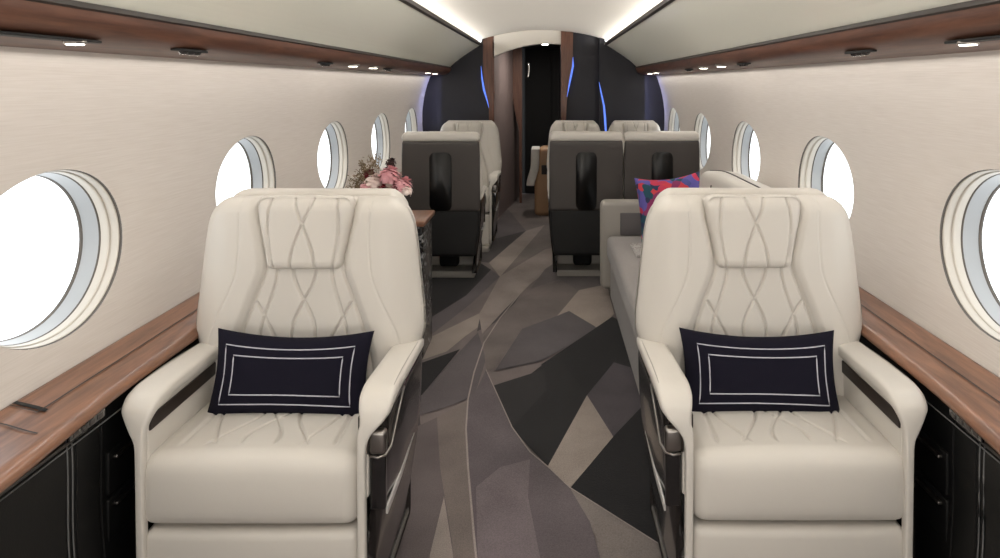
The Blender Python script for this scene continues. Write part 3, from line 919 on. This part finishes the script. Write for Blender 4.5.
def navy(x, y, z, tilt, label, rz=0, ry=0):
    p = build_pillow('lumbar_pillow', .228, .118, .048, M['navy'])
    for a, b in ((.83, .70), (.71, .47)):
        pts = []
        for (u0, v0), (u1, v1) in zip([(-a, -b), (a, -b), (a, b), (-a, b)], [(a, -b), (a, b), (-a, b), (-a, -b)]):
            for k in range(12):
                t = k / 12; u = u0 + (u1 - u0) * t; v = v0 + (v1 - v0) * t
                X_, Z_, th = pillow_surface(u, v, .228, .118, .048, .012)
                w = .003 * noise.noise(Vector((X_ * 14, Z_ * 14, -3.0)))
                pts.append((X_, -th - .0006 + w, Z_))
        V, Fc = tube(pts, .0018, 6, True); obj('white_border', V, Fc, M['white_cord'], p)
    p.location = (x, y, z); p.rotation_euler = (tilt, ry, rz)
    return tag(p, label, 'pillow', 'navy lumbar pillows')
navy(-.735, 1.90, .592, radians(-15), 'navy lumbar pillow with white border on the seat before the flowers', 0, radians(1))
navy(.610, 1.915, .588, radians(-15), 'navy lumbar pillow with white border on the seat before the sofa', 0, radians(1))

# ------------------------------------------------------------------ sofa on the right
def sofa():
    x0, x1, ya, yb = .375, XC + 1.02, 2.55, 4.38
    r = empty('sofa', ((x0 + x1) / 2, (ya + yb) / 2, 0)); ox, oy = r.location.x, r.location.y
    B = lambda cx, cy, cz: (cx - ox, cy - oy, cz)
    mb = MB(); mb.add(*rbox(B((x0 + x1) / 2 + .015, (ya + yb) / 2, .16), ((x1 - x0) / 2 - .02, (yb - ya) / 2 - .005, .15), .02)); mb.build('sofa_base', M['sofa'], r)
    mb = MB(); mb.add(*rbox(B((x0 + x1) / 2, (ya + yb) / 2 - .06, .38), ((x1 - x0) / 2, (yb - ya) / 2 - .07, .075), .035, (12, 24, 3), lambda x, y, z: (x, y, z + (.008 * sin(y * 5) if z > .4 else 0)))); mb.build('seat_pad', M['sofa'], r)
    mb = MB(); mb.add(*rbox(B((x0 + x1) / 2 - .02, yb + .02, .36), ((x1 - x0) / 2 + .01, .045, .295), .04, (4, 1, 4))); mb.build('sofa_arm', M['sofa_trim'], r)
    mb = MB(); mb.add(*rbox(B((x0 + x1) / 2 + .05, yb - .026, .50), ((x1 - x0) / 2 - .05, .008, .075), .007)); mb.build('arm_inset', M['sofa_dark'], r)
    # back rest against the wall
    def bk(x, y, z):
        t = sstep(.45, .95, z); yy = y + oy
        drop = .05 * sstep(3.3, 4.05, yy) ** 2 * t + .0
        return (x + .10 * t * 0 + .06 * sstep(.5, .9, z), y, z - drop)
    mb = MB(); mb.add(*rbox(B(XC + .965, 3.25, .68), (.085, .70, .27), .06, (3, 24, 10), bk)); b = mb.build('backrest', M['leather'], r)
    pts = []
    for i in range(30):
        y = 2.65 + 1.25 * i / 29
        d_ = .05 * sstep(3.3, 4.05, y) ** 2
        pts.append((XC + .945 + .06 - ox, y - oy, .951 - d_))
    V, Fc = tube(pts, .004, 6); obj('piping', V, Fc, M['dark_gap'], b)
    pts = [(XC + .885 + .06 * sstep(.5, .9, z) - .008 - ox, 3.62 - oy + .02 * sin(z * 6), z) for z in [.5 + .37 * i / 12 for i in range(13)]] 
    V, Fc = tube(pts, .003, 6); obj('piping', V, Fc, M['dark_gap'], b)
    tag(r, 'grey upholstered sofa with cream arm and back along the wall', 'sofa')
sofa()
p = build_pillow('throw_pillow', .20, .205, .065, M['print'], .012)
p.location = (.745, 4.03, .665); p.rotation_euler = (radians(-14), radians(-8), radians(-14))
tag(p, 'pink and blue patterned throw pillow standing on the grey sofa', 'pillow')
# fluffy throw on the sofa seat
mb = MB(); random.seed(3)
mb.add(*rbox((0, 0, .008), (.17, .14, .008), .007, (6, 6, 1), lambda x, y, z: (x, y, z)))
for i in range(420):
    a = random.uniform(-.17, .17); b = random.uniform(-.14, .14); d = random.uniform(0, 2 * pi); l = random.uniform(.02, .04)
    q = Vector((a, b, .012)); e = q + Vector((cos(d) * l, sin(d) * l, random.uniform(.004, .018))); w = Vector((-sin(d), cos(d), 0)) * .0025
    mb.add([q - w, q + w, e, q + Vector((0, 0, .004))], [(0, 1, 2), (0, 2, 3), (1, 2, 3)])
o = mb.build('fur_throw', M['fur'], None, False); o.location = (.66, 3.80, .458)
tag(o, 'small grey fluffy throw lying on the sofa before the patterned pillow', 'throw')

# ------------------------------------------------------------------ wooden side table with flowers
t = empty('side_table', (-.845, 3.52, 0))
mb = MB(); mb.add(*rbox((0, 0, .708), (.22, .16, .014), .010, (3, 3, 1))); mb.build('table_top', M['wood_top'], t)
mb = MB(); mb.add(*rbox((0, .01, .35), (.205, .14, .343), .012, (2, 2, 4))); mb.build('table_base', M['streak'], t)
tag(t, 'small walnut topped table with black streaked base behind the armchair', 'table')
fa = empty('flower_arrangement', (-.90, 3.50, .724))
V, Fc = lathe([(.035, 0), (.05, .01), (.058, .05), (.05, .10), (.036, .12), (.036, .125), (.03, .12), (.03, .02)]); obj('vase', V, Fc, M['streak'], fa)
def bloom(px, py, Y, r, m, npet=40, pet=1.0, seed=0):
    rnd = random.Random(seed)
    r *= 1.1; x, z = PX(px, py, Y); c = Vector((x, Y, z)) - fa.location
    mb = MB()
    for i in range(npet):
        th = math.acos(1 - 1.75 * (i + .5) / npet); ph = i * 2.39996 + rnd.uniform(-.2, .2)
        d = Vector((sin(th) * cos(ph), sin(th) * sin(ph) * 1.0, cos(th)))
        d = (d + Vector((0, -.4, 0))).normalized()
        a = d.cross(Vector((.3, .2, 1))).normalized(); b = a.cross(d)
        w = r * .34 * pet; base = c + d * r * .15; tip = c + d * r * rnd.uniform(.85, 1.1)
        mid = c + d * r * .7 + b * w * .5
        mb.add([base, mid - a * w, tip - a * w * .5 - b * w * .5, tip + a * w * .5 - b * w * .5, mid + a * w, mid + d * w * .2], [(0, 1, 5), (1, 2, 5), (2, 3, 5), (3, 4, 5), (4, 0, 5)])
    o = mb.build('flower', m, fa)
    V, Fc = tube([c, c * .5 + Vector((0, 0, .05)), Vector((0, 0, .10))], .0025, 5); obj('stem', V, Fc, M['stem'], o)
    return o
YF = 3.45
bloom(374, 184, YF, .052, M['petal_blush'], 46, 1.1, 1); bloom(390, 176, YF - .01, .055, M['petal_pink'], 60, .8, 2)
bloom(403, 186, YF - .02, .050, M['petal_pink'], 50, .8, 3); bloom(366, 188, YF - .03, .034, M['petal_pink'], 30, 1, 4)
bloom(407, 191, YF - .05, .030, M['petal_blush'], 26, 1.1, 5); bloom(370, 175, YF + .03, .032, M['petal_red'], 30, 1, 6)
bloom(396, 190, YF - .04, .034, M['petal_red'], 30, .8, 7); bloom(383, 189, YF - .04, .028, M['petal_red'], 24, .9, 8)
bloom(391, 163, YF + .02, .030, M['petal_dark'], 40, .8, 9); bloom(386, 170, YF + .02, .018, M['petal_dark'], 24, .8, 10)
rnd = random.Random(5)
mb = MB()
for i in range(46):
    px = rnd.gauss(367, 7); py = rnd.uniform(154, 190)
    if py > 172: px = rnd.gauss(359, 4)
    x, z = PX(px, py, YF + rnd.uniform(-.05, .06)); top = Vector((x, YF + rnd.uniform(-.05, .06), z)) - fa.location
    base = Vector((0, 0, .11))
    V, Fc = tube([base, base.lerp(top, .6) + Vector((0, 0, .01)), top], .0011, 4); mb.add(V, Fc)
    for k in range(16):
        q = base.lerp(top, rnd.uniform(.65, 1.0)) + Vector((rnd.gauss(0, .009), rnd.gauss(0, .009), rnd.gauss(0, .009)))
        a = Vector((rnd.gauss(0, 1), rnd.gauss(0, 1), rnd.gauss(0, 1))).normalized() * .008; b = Vector((rnd.gauss(0, 1), rnd.gauss(0, 1), rnd.gauss(0, 1))).normalized() * .0045
        mb.add([q - a, q - b, q + a, q + b], [(0, 1, 2, 3)])
o = mb.build('foliage', M['foliage'], fa, False); o['kind'] = 'stuff'
tag(fa, 'pink and wine red flower arrangement on the small walnut table', 'flowers')

# ------------------------------------------------------------------ tan unit with cloth in the doorway
c = empty('low_cabinet', (-.02, 7.25, 0))
mb = MB(); mb.add(*rbox((0, 0, .37), (.125, .14, .37), .05, (3, 3, 6), lambda x, y, z: (x - .03 * sstep(.7, 0, z) * 0 + (.05 * sstep(.45, .75, z) if x < 0 else 0), y, z))); mb.build('body', M['tan'], c)
mb = MB(); mb.add(*rbox((-.02, -.142, .50), (.03, .006, .05), .005)); mb.build('grip', M['dark_gap'], c)
tag(c, 'tan rounded low cabinet standing in the dark doorway', 'cabinet')
def cl_def(x, y, z): return (x + .022 * sin(z * 16) * .5 - .055 * sstep(.70, .35, z), y + .008 * sin(z * 30 + x * 60), z)
mb = MB(); mb.add(*rbox((-.105, -.02, .53), (.045, .15, .20), .012, (2, 8, 12), cl_def)); o = mb.build('towel', M['white_cloth']); o.location = (-.02, 7.25, 0)
tag(o, 'white cloth draped down the side of the tan cabinet', 'cloth')

# ------------------------------------------------------------------ lights
def area(name, loc, rot, sx, sy, energy, col=(1, .95, .88), spread=None):
    l = bpy.data.lights.new(name, 'AREA'); l.shape = 'RECTANGLE'; l.size = sx; l.size_y = sy; l.energy = energy; l.color = col
    if spread: l.spread = spread
    o = bpy.data.objects.new(name, l); COL.objects.link(o); o.location = loc; o.rotation_euler = rot; return o
# passage lamp, then unseen fill lights added over the aisle for walls and lockers
area('passage_lamp', (PX(545, 0, 7.4)[0] - .03, 7.2, 1.84), (0, 0, 0), .1, .1, 5, (1, .93, .86))
for side in (-1, 1):
    area('ceiling_fill_front', (XC + side * .12, .2, 1.92), (0, radians(-side * 48), 0), .22, 2.2, 8, (1, .975, .945))
    area('ceiling_fill_middle', (XC + side * .12, 2.7, 1.92), (0, radians(-side * 52), 0), .18, 2.3, 7, (1, .97, .935))
area('forward_fill', (XC, -.95, .8), (radians(122), 0, 0), 1.8, 1.2, 20, (1, .975, .945))  # unseen fill added behind the camera to brighten lockers and ceiling
for side in (-1, 1):
    # cove strips shining up onto the ceiling
    area('cove_lamp', (XC + side * .655, 3.2, 1.829), (0, radians(side * 100), 0), .014, 6.6, 12, (1, .965, .91), radians(110))
    # wash strips at the top of each wall, under the valance
    area('wall_wash', (XC + side * 1.085, 3.0, 1.499), (0, radians(side * 10), 0), .02, 6.8, 6, (1, .95, .89))
    # blue glow beside the bulkhead
    area('blue_glow', (XC + side * 1.0, 6.50, 1.25), (0, radians(-side * 90), 0), .5, .04, .45, (.45, .5, 1))
# daylight portals at the windows
for side in (-1, 1):
    for k in WINS:
        o = area('window_daylight', (XC + side * 1.315, win_y(k), WZ), (0, radians(side * 90), 0), .36, .52, 1)
        o.data.cycles.is_portal = True
w = bpy.data.worlds.new('sky'); SC.world = w; w.use_nodes = True
bg = w.node_tree.nodes['Background']; bg.inputs['Color'].default_value = (.95, .98, 1, 1); bg.inputs['Strength'].default_value = 2.2

# ------------------------------------------------------------------ camera
cd = bpy.data.cameras.new('camera'); cam = bpy.data.objects.new('camera', cd); COL.objects.link(cam)
cam.location = (0, 0, CAMZ); cam.rotation_euler = (radians(90), 0, 0)
cd.sensor_width = 36; cd.lens = F / 1000 * 36; cd.shift_x = -48 / 1000; cd.shift_y = -195 / 1000; cd.clip_start = .02
SC.camera = cam
SC.view_settings.view_transform = 'Standard'; SC.view_settings.look = 'None'; SC.view_settings.gamma = 1; SC.view_settings.use_curve_mapping = False
SC.view_settings.exposure = 0.36
SC.cycles.max_bounces = 10; SC.cycles.diffuse_bounces = 5; SC.cycles.glossy_bounces = 4; SC.cycles.transparent_max_bounces = 12
SC.cycles.sample_clamp_indirect = 6
